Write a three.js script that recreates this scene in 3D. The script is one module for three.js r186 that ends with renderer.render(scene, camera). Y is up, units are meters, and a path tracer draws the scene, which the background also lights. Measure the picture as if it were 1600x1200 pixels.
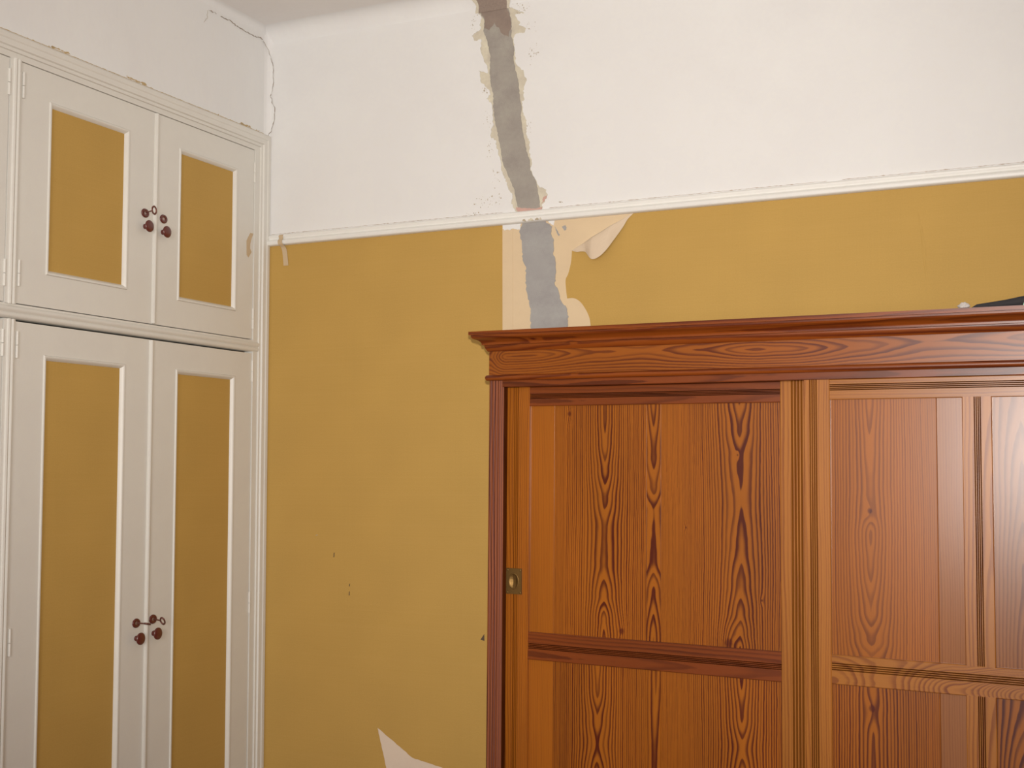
import * as THREE from 'three';
import { ImprovedNoise } from 'three/addons/math/ImprovedNoise.js';
import { mergeGeometries, toCreasedNormals } from 'three/addons/utils/BufferGeometryUtils.js';
import { RectAreaLightUniformsLib } from 'three/addons/lights/RectAreaLightUniformsLib.js';

/* ------------------------------------------------------------------ camera, light, exposure */
const scene = new THREE.Scene();
const camera = new THREE.PerspectiveCamera(34.206, 4 / 3, 0.05, 60);
camera.position.set(3.284, 1.6, 4.5);
camera.up.set(0.0296, 0.9977, 0.0608);
camera.lookAt(3.284 - 0.4199, 1.6 + 0.0676, 4.5 - 0.9051);
scene.add(camera);

const renderer = new THREE.WebGLRenderer({ antialias: true });
renderer.toneMapping = THREE.LinearToneMapping;
renderer.toneMappingExposure = 1.47;
renderer.shadowMap.enabled = true;
RectAreaLightUniformsLib.init();

scene.background = new THREE.Color(0.8, 0.9, 1.0);

// daylight that comes in through the window behind the photographer
const WIN = { x0: 1.9, x1: 3.6, y0: 1.0, y1: 2.95, z: 6.3 };
const daylight = new THREE.RectAreaLight(new THREE.Color(1.0, 0.965, 0.93), 7.1, WIN.x1 - WIN.x0 - 0.12, WIN.y1 - WIN.y0 - 0.12);
daylight.name = 'window_daylight';
daylight.position.set((WIN.x0 + WIN.x1) / 2, (WIN.y0 + WIN.y1) / 2, WIN.z - 0.02);
daylight.lookAt((WIN.x0 + WIN.x1) / 2, (WIN.y0 + WIN.y1) / 2, 0);
scene.add(daylight);

// the flash of the photographer's camera, a hand's breadth above the lens
const flash = new THREE.SpotLight(new THREE.Color(1.0, 0.93, 0.86), 32, 0, 0.68, 1, 2);
flash.name = 'camera_flash';
flash.position.set(3.284 + 0.003, 1.6 + 0.085, 4.5 + 0.005);
flash.target.position.set(3.284 - 0.4199 * 4, 1.6 + 0.085 + 0.152 * 4, 4.5 - 0.9051 * 4);
flash.castShadow = true;
flash.shadow.radius = 0.8;
flash.shadow.mapSize.set(2048, 2048);
scene.add(flash, flash.target);

/* ------------------------------------------------------------------ helpers */
const noiseGen = new ImprovedNoise();
const N3 = (x, y, z = 0) => noiseGen.noise(x, y, z);
function rng(seed) {
  let s = seed >>> 0;
  return () => { s = (s + 0x6d2b79f5) | 0; let t = Math.imul(s ^ (s >>> 15), 1 | s); t = (t + Math.imul(t ^ (t >>> 7), 61 | t)) ^ t; return ((t ^ (t >>> 14)) >>> 0) / 4294967296; };
}
const clamp = (v, a, b) => Math.min(b, Math.max(a, v));
const sstep = (a, b, x) => { const t = clamp((x - a) / (b - a), 0, 1); return t * t * (3 - 2 * t); };
const enc = (c) => { c = clamp(c, 0, 1); return 255 * (c <= 0.0031308 ? c * 12.92 : 1.055 * Math.pow(c, 1 / 2.4) - 0.055); };

function makeTexture(w, h, fn, repeat) {           // fn(x, y) gives linear [r, g, b]
  const data = new Uint8Array(w * h * 4);
  for (let j = 0; j < h; j++) for (let i = 0; i < w; i++) {
    const c = fn(i, j), o = (j * w + i) * 4;
    data[o] = enc(c[0]); data[o + 1] = enc(c[1]); data[o + 2] = enc(c[2]); data[o + 3] = 255;
  }
  const t = new THREE.DataTexture(data, w, h, THREE.RGBAFormat);
  t.colorSpace = THREE.SRGBColorSpace;
  t.magFilter = THREE.LinearFilter; t.minFilter = THREE.LinearMipmapLinearFilter; t.generateMipmaps = true;
  t.wrapS = t.wrapT = THREE.RepeatWrapping;
  if (repeat) t.repeat.set(repeat, repeat);
  t.needsUpdate = true;
  return t;
}
// noise that tiles over a period (in cells)
function tileNoise(x, y, px, py, z) {
  const fx = x / px, fy = y / py;
  const sx = fx * fx * (3 - 2 * fx), sy = fy * fy * (3 - 2 * fy);
  const a = N3(x, y, z), b = N3(x - px, y, z), c = N3(x, y - py, z), d = N3(x - px, y - py, z);
  return (a * (1 - sx) + b * sx) * (1 - sy) + (c * (1 - sx) + d * sx) * sy;
}

function mesh(name, geo, mat, parent) {
  const m = new THREE.Mesh(geo, mat);
  m.name = name; m.castShadow = true; m.receiveShadow = true;
  (parent || scene).add(m);
  return m;
}
function tag(o, label, category, group, kind) {
  if (label) o.userData.label = label;
  if (category) o.userData.category = category;
  if (group) o.userData.group = group;
  if (kind) o.userData.kind = kind;
  return o;
}
function struct(name, geo, mat, label, category) {
  return tag(mesh(name, geo, mat), label, category, null, 'structure');
}
function thing(name, label, category, group) {
  const g = new THREE.Group(); g.name = name; scene.add(g);
  return tag(g, label, category, group);
}
// move a group's origin to its base without moving what it holds
function baseAt(g, x, y, z) { for (const c of g.children) c.position.sub(new THREE.Vector3(x, y, z)); g.position.add(new THREE.Vector3(x, y, z)); }

function box(x0, x1, y0, y1, z0, z1) {
  const g = new THREE.BoxGeometry(x1 - x0, y1 - y0, z1 - z0);
  g.translate((x0 + x1) / 2, (y0 + y1) / 2, (z0 + z1) / 2);
  const p = g.attributes.position, n = g.attributes.normal, uv = g.attributes.uv;
  for (let i = 0; i < p.count; i++) {
    const ax = Math.abs(n.getX(i)), ay = Math.abs(n.getY(i));
    if (ax > 0.5) uv.setXY(i, p.getZ(i), p.getY(i)); else if (ay > 0.5) uv.setXY(i, p.getX(i), p.getZ(i)); else uv.setXY(i, p.getX(i), p.getY(i));
  }
  return g;
}
const V2 = (a) => a.map(([x, y]) => new THREE.Vector2(x, y));
// a sheet or board with an outline in x and y, between z0 and z1; uv in metres
function sheetZ(outline, holes, z0, z1) {
  const s = new THREE.Shape(V2(outline));
  for (const h of holes || []) s.holes.push(new THREE.Path(V2(h)));
  const g = new THREE.ExtrudeGeometry(s, { depth: z1 - z0, bevelEnabled: false });
  g.translate(0, 0, z0);
  return g;
}
// the same with an outline in z and y, between x0 and x1 (faces +x)
function sheetX(outline, holes, x0, x1) {
  const f = (a) => a.map(([z, y]) => [-z, y]);
  const g = sheetZ(f(outline), (holes || []).map(f), x0, x1);
  g.rotateY(Math.PI / 2);
  return g;
}
const rect = (a0, a1, b0, b1) => [[a0, b0], [a1, b0], [a1, b1], [a0, b1]];

// torn or chipped outline: every edge broken into short uneven steps
function jagged(pts, step, amp, seed) {
  const out = [], r = rng(seed);
  for (let i = 0; i < pts.length; i++) {
    const [ax, ay] = pts[i], [bx, by] = pts[(i + 1) % pts.length];
    const L = Math.hypot(bx - ax, by - ay), n = Math.max(1, Math.round(L / step));
    const nx = -(by - ay) / (L || 1), ny = (bx - ax) / (L || 1);
    for (let k = 0; k < n; k++) {
      const t = k / n, o = (k ? 1 : 0.5) * amp * (r() * 2 - 1);
      out.push([ax + (bx - ax) * t + nx * o, ay + (by - ay) * t + ny * o]);
    }
  }
  return out;
}

// quads from rows of points; rows[i][j] -> Vector3, uv function
class Tri {
  constructor() { this.p = []; this.uv = []; this.c = []; }
  quad(a, b, c, d, ua, ub, uc, ud, col = [1, 1, 1]) {
    for (const [v, u] of [[a, ua], [b, ub], [c, uc], [a, ua], [c, uc], [d, ud]]) { this.p.push(v[0], v[1], v[2]); this.uv.push(u[0], u[1]); this.c.push(...col); }
  }
  tri(a, b, c, ua, ub, uc, col = [1, 1, 1]) { for (const [v, u] of [[a, ua], [b, ub], [c, uc]]) { this.p.push(v[0], v[1], v[2]); this.uv.push(u[0], u[1]); this.c.push(...col); } }
  geo(crease) {
    const g = new THREE.BufferGeometry();
    g.setAttribute('position', new THREE.Float32BufferAttribute(this.p, 3));
    g.setAttribute('uv', new THREE.Float32BufferAttribute(this.uv, 2));
    g.setAttribute('color', new THREE.Float32BufferAttribute(this.c, 3));
    g.computeVertexNormals();
    return crease ? toCreasedNormals(g, crease) : g;
  }
}

// prism along an axis. profile: closed list of [p, q, tint?], for 'y': (x, z); for 'x': (z, y); for 'z': (x, y).
// uv: u runs across the grain, v along it, both in metres from the start of the piece.
function prism(profile, axis, a0, a1, crease, u0 = null) {
  const T = new Tri(), n = profile.length;
  const at = (pt, a) => axis === 'y' ? [pt[0], a, pt[1]] : axis === 'x' ? [a, pt[1], pt[0]] : [pt[0], pt[1], a];
  const ps = profile.map((q) => q[0]), qs = profile.map((q) => q[1]);
  const across = (pt) => axis === 'x' ? (pt[1] - (u0 ?? Math.min(...qs))) + 0.6 * (Math.max(...ps) - pt[0]) : (pt[0] - (u0 ?? Math.min(...ps))) + 0.6 * (Math.max(...qs) - pt[1]);
  let area = 0;
  for (let i = 0; i < n; i++) { const a = profile[i], b = profile[(i + 1) % n]; area += a[0] * b[1] - b[0] * a[1]; }
  // orientation: (p, q, axis) right handed for 'z' and 'x' -> (z, y) with x: left handed; 'y': (x, z) with y: left handed
  const flip = (axis === 'z') === (area < 0);
  for (let i = 0; i < n; i++) {
    const A = profile[i], B = profile[(i + 1) % n], col = A[2] || [1, 1, 1];
    const v = [at(A, a0), at(B, a0), at(B, a1), at(A, a1)], u = [[across(A), 0], [across(B), 0], [across(B), a1 - a0], [across(A), a1 - a0]];
    if (flip) T.quad(v[3], v[2], v[1], v[0], u[3], u[2], u[1], u[0], col); else T.quad(v[0], v[1], v[2], v[3], u[0], u[1], u[2], u[3], col);
  }
  const faces = THREE.ShapeUtils.triangulateShape(profile.map(([x, y]) => new THREE.Vector2(x, y)), []);
  for (const [i, j, k] of faces) for (const end of [0, 1]) {
    const a = end ? a1 : a0, P = [i, j, k].map((m) => at(profile[m], a)), U = [i, j, k].map((m) => [across(profile[m]), a - a0]);
    // triangulateShape keeps the winding of the outline
    const up = (area > 0) === (axis === 'z') ? 1 : -1;
    if ((end ? 1 : -1) * up > 0) T.tri(P[0], P[1], P[2], U[0], U[1], U[2]); else T.tri(P[2], P[1], P[0], U[2], U[1], U[0]);
  }
  return T.geo(crease);
}

// moulding swept along a path with mitred corners. path: [a, b] points; profile: [o, h] points, o to the left of the path; map(a, b, h) -> xyz
function sweep(path, profile, closed, map, crease = 0.7, close = true) {
  const T = new Tri(), n = path.length, off = [];
  const dir = (i, j) => { const dx = path[j][0] - path[i][0], dy = path[j][1] - path[i][1], L = Math.hypot(dx, dy); return [-dy / L, dx / L]; };
  for (let i = 0; i < n; i++) {
    const hasP = closed || i > 0, hasN = closed || i < n - 1;
    const a = hasP ? dir((i + n - 1) % n, i) : dir(i, i + 1), b = hasN ? dir(i, (i + 1) % n) : a, d = 1 + a[0] * b[0] + a[1] * b[1];
    off.push([(a[0] + b[0]) / d, (a[1] + b[1]) / d]);
  }
  const P = (i, k) => map(path[i][0] + off[i][0] * profile[k][0], path[i][1] + off[i][1] * profile[k][0], profile[k][1]);
  const per = [0]; for (let k = 1; k <= profile.length; k++) { const a = profile[k - 1], b = profile[k % profile.length]; per.push(per[k - 1] + Math.hypot(b[0] - a[0], b[1] - a[1])); }
  let run = 0;
  for (let i = 0; i < (closed ? n : n - 1); i++) {
    const j = (i + 1) % n, L = Math.hypot(path[j][0] - path[i][0], path[j][1] - path[i][1]);
    for (let k = 0; k < (close ? profile.length : profile.length - 1); k++) {
      const m = (k + 1) % profile.length;
      T.quad(P(i, k), P(i, m), P(j, m), P(j, k), [per[k], run], [per[k + 1], run], [per[k + 1], run + L], [per[k], run + L]);
    }
    run += L;
  }
  return T.geo(crease);
}

// a bent sheet with thickness over a grid; f(i/ni, j/nj) -> [x, y, z]; thick along dirFn
function bentSheet(ni, nj, f, thick) {
  const T = new Tri(), top = [], bot = [];
  for (let i = 0; i <= ni; i++) { top.push([]); for (let j = 0; j <= nj; j++) top[i].push(new THREE.Vector3(...f(i / ni, j / nj))); }
  for (let i = 0; i <= ni; i++) {
    bot.push([]);
    for (let j = 0; j <= nj; j++) {
      const du = top[Math.min(ni, i + 1)][j].clone().sub(top[Math.max(0, i - 1)][j]), dv = top[i][Math.min(nj, j + 1)].clone().sub(top[i][Math.max(0, j - 1)]);
      const nrm = du.cross(dv); if (nrm.lengthSq() < 1e-14) nrm.set(0, 0, 1); nrm.normalize();
      bot[i].push(top[i][j].clone().addScaledVector(nrm, -thick));
    }
  }
  const A = (v) => [v.x, v.y, v.z];
  for (let i = 0; i < ni; i++) for (let j = 0; j < nj; j++) {
    const uv = [[i, j], [i + 1, j], [i + 1, j + 1], [i, j + 1]].map(([a, b]) => [a / ni, b / nj]);
    T.quad(A(top[i][j]), A(top[i + 1][j]), A(top[i + 1][j + 1]), A(top[i][j + 1]), ...uv);
    T.quad(A(bot[i][j + 1]), A(bot[i + 1][j + 1]), A(bot[i + 1][j]), A(bot[i][j]), uv[3], uv[2], uv[1], uv[0]);
  }
  const edge = (list) => { for (let k = 0; k + 1 < list.length; k++) { const [a, b] = list[k], [c, d] = list[k + 1]; T.quad(A(a), A(b), A(d), A(c), [0, 0], [0, 0], [0, 0], [0, 0]); } };
  const col = [], col2 = [], row = [], row2 = [];
  for (let i = 0; i <= ni; i++) { col.push([top[i][0], bot[i][0]]); col2.push([bot[i][nj], top[i][nj]]); }
  for (let j = 0; j <= nj; j++) { row.push([bot[0][j], top[0][j]]); row2.push([top[ni][j], bot[ni][j]]); }
  edge(col); edge(col2); edge(row); edge(row2);
  return T.geo(1.0);
}
// a narrow irregular strip along 3D points lying on a surface with the given normal
function strip(pts, nrm, width, seed, lift = 0.0006, jit = 0.007) {
  const r = rng(seed), T = new Tri(), n = new THREE.Vector3(...nrm), P = [];
  for (let i = 0; i + 1 < pts.length; i++) {
    const a = new THREE.Vector3(...pts[i]), b = new THREE.Vector3(...pts[i + 1]), m = Math.max(2, Math.round(a.distanceTo(b) / 0.008));
    for (let k = 0; k < m; k++) P.push(a.clone().lerp(b, k / m).add(new THREE.Vector3((r() - 0.5) * jit * (1 - Math.abs(nrm[0])), (r() - 0.5) * jit, (r() - 0.5) * jit * (1 - Math.abs(nrm[2])))));
  }
  P.push(new THREE.Vector3(...pts[pts.length - 1]));
  const L = [], R = [], L0 = [], R0 = [];
  P.forEach((p, i) => {
    const d = P[Math.min(P.length - 1, i + 1)].clone().sub(P[Math.max(0, i - 1)]).normalize(), s = d.clone().cross(n).normalize();
    const w = (i === 0 || i === P.length - 1) ? 0.0002 : width * (0.15 + 0.85 * r() * r());
    for (const [list, sg, h] of [[L, -1, lift], [R, 1, lift], [L0, -1, -lift], [R0, 1, -lift]]) { const q = p.clone().addScaledVector(s, sg * w / 2).addScaledVector(n, h); list.push([q.x, q.y, q.z]); }
  });
  const z = [0, 0];
  for (let i = 0; i + 1 < P.length; i++) {
    T.quad(L[i], R[i], R[i + 1], L[i + 1], z, z, z, z);
    T.quad(L0[i], L[i], L[i + 1], L0[i + 1], z, z, z, z);
    T.quad(R[i], R0[i], R0[i + 1], R[i + 1], z, z, z, z);
  }
  return T.geo();
}

/* ------------------------------------------------------------------ materials */
function mottled(base, amp, tile, seed, rough, opts = {}) {       // paint or plaster: fine grain and faint patches
  const S = opts.size || 256;
  const t = makeTexture(S, S, (i, j) => {
    const x = i / S, y = j / S;
    const n = 0.55 * tileNoise(x * 4, y * 4, 4, 4, seed) + 0.3 * tileNoise(x * 16, y * 16, 16, 16, seed + 3) + 0.25 * tileNoise(x * 64, y * 64, 64, 64, seed + 7);
    const k = 1 + amp * n;
    return [base[0] * k, base[1] * k * (1 + amp * 0.15 * n), base[2] * k];
  }, 1 / tile);
  return new THREE.MeshStandardMaterial({ map: t, roughness: rough, metalness: 0 });
}
const M = {};
M.whiteWall = mottled([0.715, 0.715, 0.705], 0.05, 1.1, 11, 0.75);
M.ceiling = mottled([0.73, 0.71, 0.69], 0.05, 1.3, 17, 0.85);
M.plaster = mottled([0.57, 0.525, 0.42], 0.35, 0.22, 23, 0.9);
M.cream = mottled([0.63, 0.49, 0.315], 0.07, 0.4, 29, 0.85);
M.barePaper = mottled([0.66, 0.55, 0.44], 0.06, 0.4, 31, 0.9);
M.cementUpper = mottled([0.31, 0.285, 0.252], 0.30, 0.28, 37, 0.8);
M.cementBrown = mottled([0.255, 0.20, 0.165], 0.32, 0.25, 39, 0.85);
M.cementLower = mottled([0.315, 0.305, 0.295], 0.22, 0.28, 41, 0.8);
M.pink = mottled([0.52, 0.33, 0.28], 0.2, 0.1, 43, 0.9);
M.trim = mottled([0.74, 0.735, 0.70], 0.05, 0.3, 47, 0.45);
M.cupboardPaint = mottled([0.66, 0.645, 0.595], 0.05, 0.5, 53, 0.42);
M.crack = new THREE.MeshStandardMaterial({ color: new THREE.Color(0.30, 0.25, 0.205), roughness: 1 });
M.bareWood = new THREE.MeshStandardMaterial({ color: new THREE.Color(0.45, 0.33, 0.17), roughness: 0.9 });
M.inside = mottled([0.34, 0.235, 0.14], 0.15, 0.4, 83, 0.9);
M.nick = new THREE.MeshStandardMaterial({ color: new THREE.Color(0.09, 0.06, 0.04), roughness: 0.95 });
M.chip = new THREE.MeshStandardMaterial({ color: new THREE.Color(0.40, 0.34, 0.25), roughness: 0.95 });
M.tape = mottled([0.52, 0.40, 0.255], 0.08, 0.05, 59, 0.6);
M.bakelite = new THREE.MeshPhysicalMaterial({ color: new THREE.Color(0.105, 0.022, 0.016), roughness: 0.32, clearcoat: 0.25, clearcoatRoughness: 0.25 });
M.oldBronze = new THREE.MeshStandardMaterial({ color: new THREE.Color(0.17, 0.07, 0.055), roughness: 0.4, metalness: 0.55 });
M.keyholeSteel = new THREE.MeshStandardMaterial({ color: new THREE.Color(0.55, 0.42, 0.38), roughness: 0.35, metalness: 0.7 });
M.brass = new THREE.MeshStandardMaterial({ color: new THREE.Color(0.20, 0.115, 0.035), roughness: 0.48, metalness: 0.85 });
M.blackCloth = mottled([0.022, 0.02, 0.022], 0.4, 0.1, 61, 0.85);
M.paper = mottled([0.46, 0.43, 0.41], 0.06, 0.1, 67, 0.8);
M.green = mottled([0.30, 0.55, 0.38], 0.05, 0.1, 71, 0.55);

// ochre textile wallpaper: woven threads in both directions
const OCHRE = [0.455, 0.281, 0.068];
{
  const S = 512, r = rng(5), hor = [], ver = [];
  for (let i = 0; i < S; i++) { hor.push(r() - 0.5); ver.push(r() - 0.5); }
  const t = makeTexture(S, S, (i, j) => {
    const x = i / S, y = j / S;
    const slub = hor[(j + 512) % S] * (0.6 + 0.8 * tileNoise(x * 6, y * 40, 6, 40, 3)), warp = ver[i] * (0.6 + 0.8 * tileNoise(x * 40, y * 6, 40, 6, 5));
    const k = 1 + 0.05 * slub + 0.03 * warp + 0.05 * tileNoise(x * 3, y * 3, 3, 3, 9) + 0.06 * tileNoise(x * 128, y * 128, 128, 128, 1);
    return [OCHRE[0] * k, OCHRE[1] * k, OCHRE[2] * k * (1 + 0.1 * slub)];
  }, 1 / 0.55);
  M.wallpaper = new THREE.MeshStandardMaterial({ map: t, roughness: 0.8 });
}

// pine boards: growth rings cut lengthwise. w x h metres, grain along h (v). ca: where the heart lies across; d: [l, depth of the cut] along the board
function woodMaterial(o) {
  const { w, h, seed = 1, ca = w / 2, d = [[0, 0.03], [h, 0.05]], freq = 125, knots = [], tone = 'amber', rough = 0.30, lean = 0, wander = 0.012, spread = 0.0065 } = o;
  const res = o.res || Math.max(0.0012, h / 1900), W = Math.max(8, Math.round(w / res)), H = Math.max(8, Math.round(h / res));
  const tones = {
    amber: [[0.275, 0.083, 0.0065], [0.085, 0.015, 0.003]],
    cherry: [[0.185, 0.042, 0.005], [0.080, 0.013, 0.003]],
    russet: [[0.245, 0.068, 0.0065], [0.085, 0.014, 0.003]],
    honey: [[0.315, 0.117, 0.019], [0.15, 0.036, 0.007]],
    red: [[0.165, 0.037, 0.007], [0.085, 0.017, 0.004]],
    brown: [[0.255, 0.098, 0.032], [0.13, 0.040, 0.015]],
  };
  const [early, late] = tones[tone], amp = o.contrast ?? 1;
  const depth = (l) => { let i = 0; while (i < d.length - 2 && l > d[i + 1][0]) i++; const [a, x] = d[i], [b, y] = d[i + 1]; const t = sstep(0, 1, (l - a) / (b - a)); return x + (y - x) * t; };
  const s = seed * 17.31;
  const tex = makeTexture(W, H, (i, j) => {
    const a = (i + 0.5) / W * w, l = (j + 0.5) / H * h;
    const c = ca + lean * (l - h / 2) + wander * N3(l * 1.7, s, 0.3);
    const dd = depth(l) + 0.0035 * N3(l * 4, a * 5, s), far = Math.abs(a - c);
    let q = Math.pow(Math.pow(far, 1.55) + Math.pow(Math.abs(dd) * Math.exp(-far * far / spread), 1.55), 1 / 1.55) + 0.0040 * N3(a * 11, l * 2.0, s + 5) + 0.0016 * N3(a * 38, l * 6, s + 9) + 0.0006 * N3(a * 90, l * 30, s + 15);
    for (const [ka, kl, ks, kA] of knots) { const e = ((a - ka) ** 2 + ((l - kl) * 0.45) ** 2) / (ks * ks); q += kA * Math.exp(-e); }
    const ph = q * freq * 0.85 + 250 * q * q + s, ring = Math.floor(ph), f = ph - ring;
    const hr = 0.5 + 0.5 * Math.sin(ring * 12.9898 + seed * 78.233) * Math.cos(ring * 4.1 + seed);
    let k = sstep(0.40 - 0.2 * hr, 0.80, f) * (1 - sstep(0.90, 1.0, f)) * (0.5 + 0.5 * hr) * amp * 1.3 * (1 - 0.45 * sstep(0.10, 0.22, far)) * (1 + 0.35 * N3(a * 9, l * 1.6, s + 12));
    k += 0.10 * N3(a * 240, l * 6, s + 2) + 0.07 * N3(a * 700, l * 14, s + 4);
    for (const [ka, kl, ks] of knots) { const e = ((a - ka) ** 2 + ((l - kl) * 0.8) ** 2) / (ks * ks * 0.16); k += 0.9 * Math.exp(-e * e); }
    k = clamp(k, 0, 1.1);
    const g = 1 + 0.16 * N3(a * 5, l * 1.3, s + 7) + 0.06 * N3(a * 30, l * 3, s + 8);
    return [0, 1, 2].map((m) => (early[m] * (1 - k) + late[m] * k) * g);
  });
  tex.repeat.set(1 / w, 1 / h);
  return new THREE.MeshPhysicalMaterial({ map: tex, roughness: rough, metalness: 0, vertexColors: true, ior: 1.5, clearcoat: 0.0 });
}

/* ------------------------------------------------------------------ the room */
const CEIL = 3.555, RX = 5.3, RZ = 6.3;
const arc = (cx, cy, r, a0, a1, n) => Array.from({ length: n + 1 }, (_, i) => { const a = a0 + (a1 - a0) * i / n; return [cx + r * Math.cos(a), cy + r * Math.sin(a)]; });

struct('floor', box(-0.8, RX + 0.2, -0.15, 0, -0.2, RZ + 0.2), woodMaterial({ w: 0.4, h: 1.8, seed: 60, tone: 'brown', res: 0.004 }), 'brown wooden floor of the room', 'floor');
struct('ceiling', box(-0.8, RX + 0.2, CEIL, CEIL + 0.2, -0.2, RZ + 0.2), M.ceiling, 'off-white plaster ceiling above the cupboard and walls', 'ceiling');

const WB = struct('wall_back', box(-0.8, RX + 0.2, 0, CEIL, -0.2, 0), M.plaster, 'back wall, white above the rail and ochre wallpaper below', 'wall');
// cove between back wall and ceiling, painted white
const COVE_R = 0.07, COVE_Y = CEIL - COVE_R;
mesh('cove', prism([[-0.001, COVE_Y], ...arc(COVE_R, COVE_Y, COVE_R, Math.PI, Math.PI / 2, 10), [COVE_R, CEIL + 0.001], [-0.001, CEIL + 0.001]], 'x', 0, RX, 0.6), M.whiteWall, WB);

// filled crack: outlines in metres on the wall
const CH = [[1.036, 3.48], [1.047, 3.472], [1.063, 3.448], [1.055, 3.424], [1.058, 3.403], [1.016, 3.379], [1.034, 3.354], [1.061, 3.358], [1.058, 3.303], [1.072, 3.271], [1.088, 3.238], [1.091, 3.213], [1.050, 3.229], [1.055, 3.188], [1.077, 3.160], [1.096, 3.142], [1.102, 3.122], [1.083, 3.107], [1.107, 3.086], [1.110, 3.036], [1.114, 2.990], [1.108, 2.983], [1.102, 2.947], [1.126, 2.930], [1.130, 2.901], [1.143, 2.863], [1.151, 2.819], [1.156, 2.789], [1.175, 2.751], [1.183, 2.722], [1.202, 2.699], [1.195, 2.663], [1.212, 2.639], [1.224, 2.612], [1.329, 2.612], [1.332, 2.651], [1.343, 2.657], [1.355, 2.684], [1.343, 2.710], [1.320, 2.716], [1.305, 2.749], [1.282, 2.791], [1.286, 2.826], [1.275, 2.870], [1.279, 2.906], [1.263, 2.936], [1.263, 2.968], [1.265, 2.997], [1.249, 3.019], [1.248, 3.044], [1.243, 3.074], [1.255, 3.082], [1.249, 3.117], [1.265, 3.159], [1.255, 3.176], [1.252, 3.196], [1.239, 3.212], [1.219, 3.235], [1.212, 3.271], [1.212, 3.300], [1.204, 3.341], [1.219, 3.359], [1.255, 3.358], [1.261, 3.373], [1.230, 3.392], [1.237, 3.401], [1.214, 3.437], [1.255, 3.438], [1.213, 3.460], [1.191, 3.470], [1.182, 3.48]];
const UC = [[1.049, 3.484], [1.058, 3.465], [1.074, 3.436], [1.070, 3.392], [1.088, 3.344], [1.102, 3.281], [1.098, 3.217], [1.102, 3.171], [1.115, 3.120], [1.114, 3.075], [1.121, 3.015], [1.130, 2.981], [1.138, 2.936], [1.150, 2.877], [1.158, 2.833], [1.181, 2.780], [1.208, 2.719], [1.220, 2.661], [1.232, 2.612], [1.324, 2.612], [1.316, 2.674], [1.310, 2.717], [1.298, 2.754], [1.278, 2.791], [1.278, 2.827], [1.261, 2.872], [1.252, 2.923], [1.242, 2.970], [1.236, 3.021], [1.241, 3.049], [1.233, 3.090], [1.226, 3.160], [1.212, 3.216], [1.204, 3.267], [1.210, 3.291], [1.195, 3.353], [1.197, 3.407], [1.187, 3.454], [1.177, 3.484]];
const LC = [[1.243, 2.600], [1.243, 2.575], [1.231, 2.546], [1.243, 2.495], [1.244, 2.438], [1.260, 2.402], [1.256, 2.338], [1.269, 2.281], [1.279, 2.224], [1.282, 2.05], [1.446, 2.05], [1.439, 2.201], [1.432, 2.230], [1.410, 2.259], [1.402, 2.294], [1.384, 2.323], [1.388, 2.386], [1.378, 2.457], [1.380, 2.499], [1.369, 2.528], [1.373, 2.555], [1.343, 2.579], [1.343, 2.600]];
tag(mesh('paint_coat', sheetZ(rect(0, RX, 2.60, COVE_Y), [jagged(CH, 0.007, 0.0035, 3)], -0.001, 0.003), M.whiteWall, WB), 'white painted plaster above the rail, chipped along the filled crack');
tag(mesh('cement_fill', sheetZ(jagged(UC, 0.008, 0.002, 5), null, -0.001, 0.0022), M.cementUpper, WB), 'grey cement filling the crack above the rail');
tag(mesh('cement_fill', sheetZ(jagged(LC, 0.008, 0.0035, 7), null, -0.001, 0.0032), M.cementLower, WB), 'grey cement filling the crack below the rail');
// the filled crack runs on up over the cove
mesh('cement_fill', bentSheet(6, 12, (u, vv) => { const v = Math.max(0, vv * 1.15 - 0.15), drop = Math.min(0, vv - 0.13) * 0.12, a = v * Math.PI / 2, r = COVE_R - 0.0046, x0 = 1.049 - 0.012 * v + 0.003 * Math.sin(v * 9), x1 = 1.177 - 0.014 * v + 0.003 * Math.sin(v * 7); return [x0 + (x1 - x0) * u, COVE_Y + drop + r * Math.sin(a), COVE_R - r * Math.cos(a)]; }, 0.0015), M.cementBrown, WB);
mesh('chipped_edge', bentSheet(6, 12, (u, vv) => { const v = Math.max(0, vv * 1.15 - 0.15), drop = Math.min(0, vv - 0.13) * 0.12, a = v * Math.PI / 2, r = COVE_R - 0.0036, x0 = 1.034 - 0.012 * v + 0.006 * Math.sin(v * 11), x1 = 1.188 - 0.014 * v + 0.008 * Math.sin(v * 8); return [x0 + (x1 - x0) * u, COVE_Y + drop + r * Math.sin(a), COVE_R - r * Math.cos(a)]; }, 0.0008), M.plaster, WB);
mesh('damp_cement', sheetZ(jagged([[1.052, 3.484], [1.060, 3.468], [1.076, 3.440], [1.074, 3.405], [1.095, 3.392], [1.12, 3.42], [1.15, 3.375], [1.185, 3.35], [1.195, 3.405], [1.185, 3.452], [1.175, 3.484]], 0.012, 0.004, 8), null, 0, 0.0026), M.cementBrown, WB);
mesh('pink_plaster', sheetZ(jagged([[1.226, 2.615], [1.326, 2.615], [1.330, 2.638], [1.30, 2.634], [1.25, 2.640], [1.216, 2.646]], 0.008, 0.002, 9), null, 0, 0.0026), M.pink, WB);
mesh('pink_plaster', sheetZ(jagged([[1.328, 2.652], [1.346, 2.664], [1.352, 2.682], [1.336, 2.676]], 0.008, 0.002, 10), null, 0, 0.0020), M.pink, WB);

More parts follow.
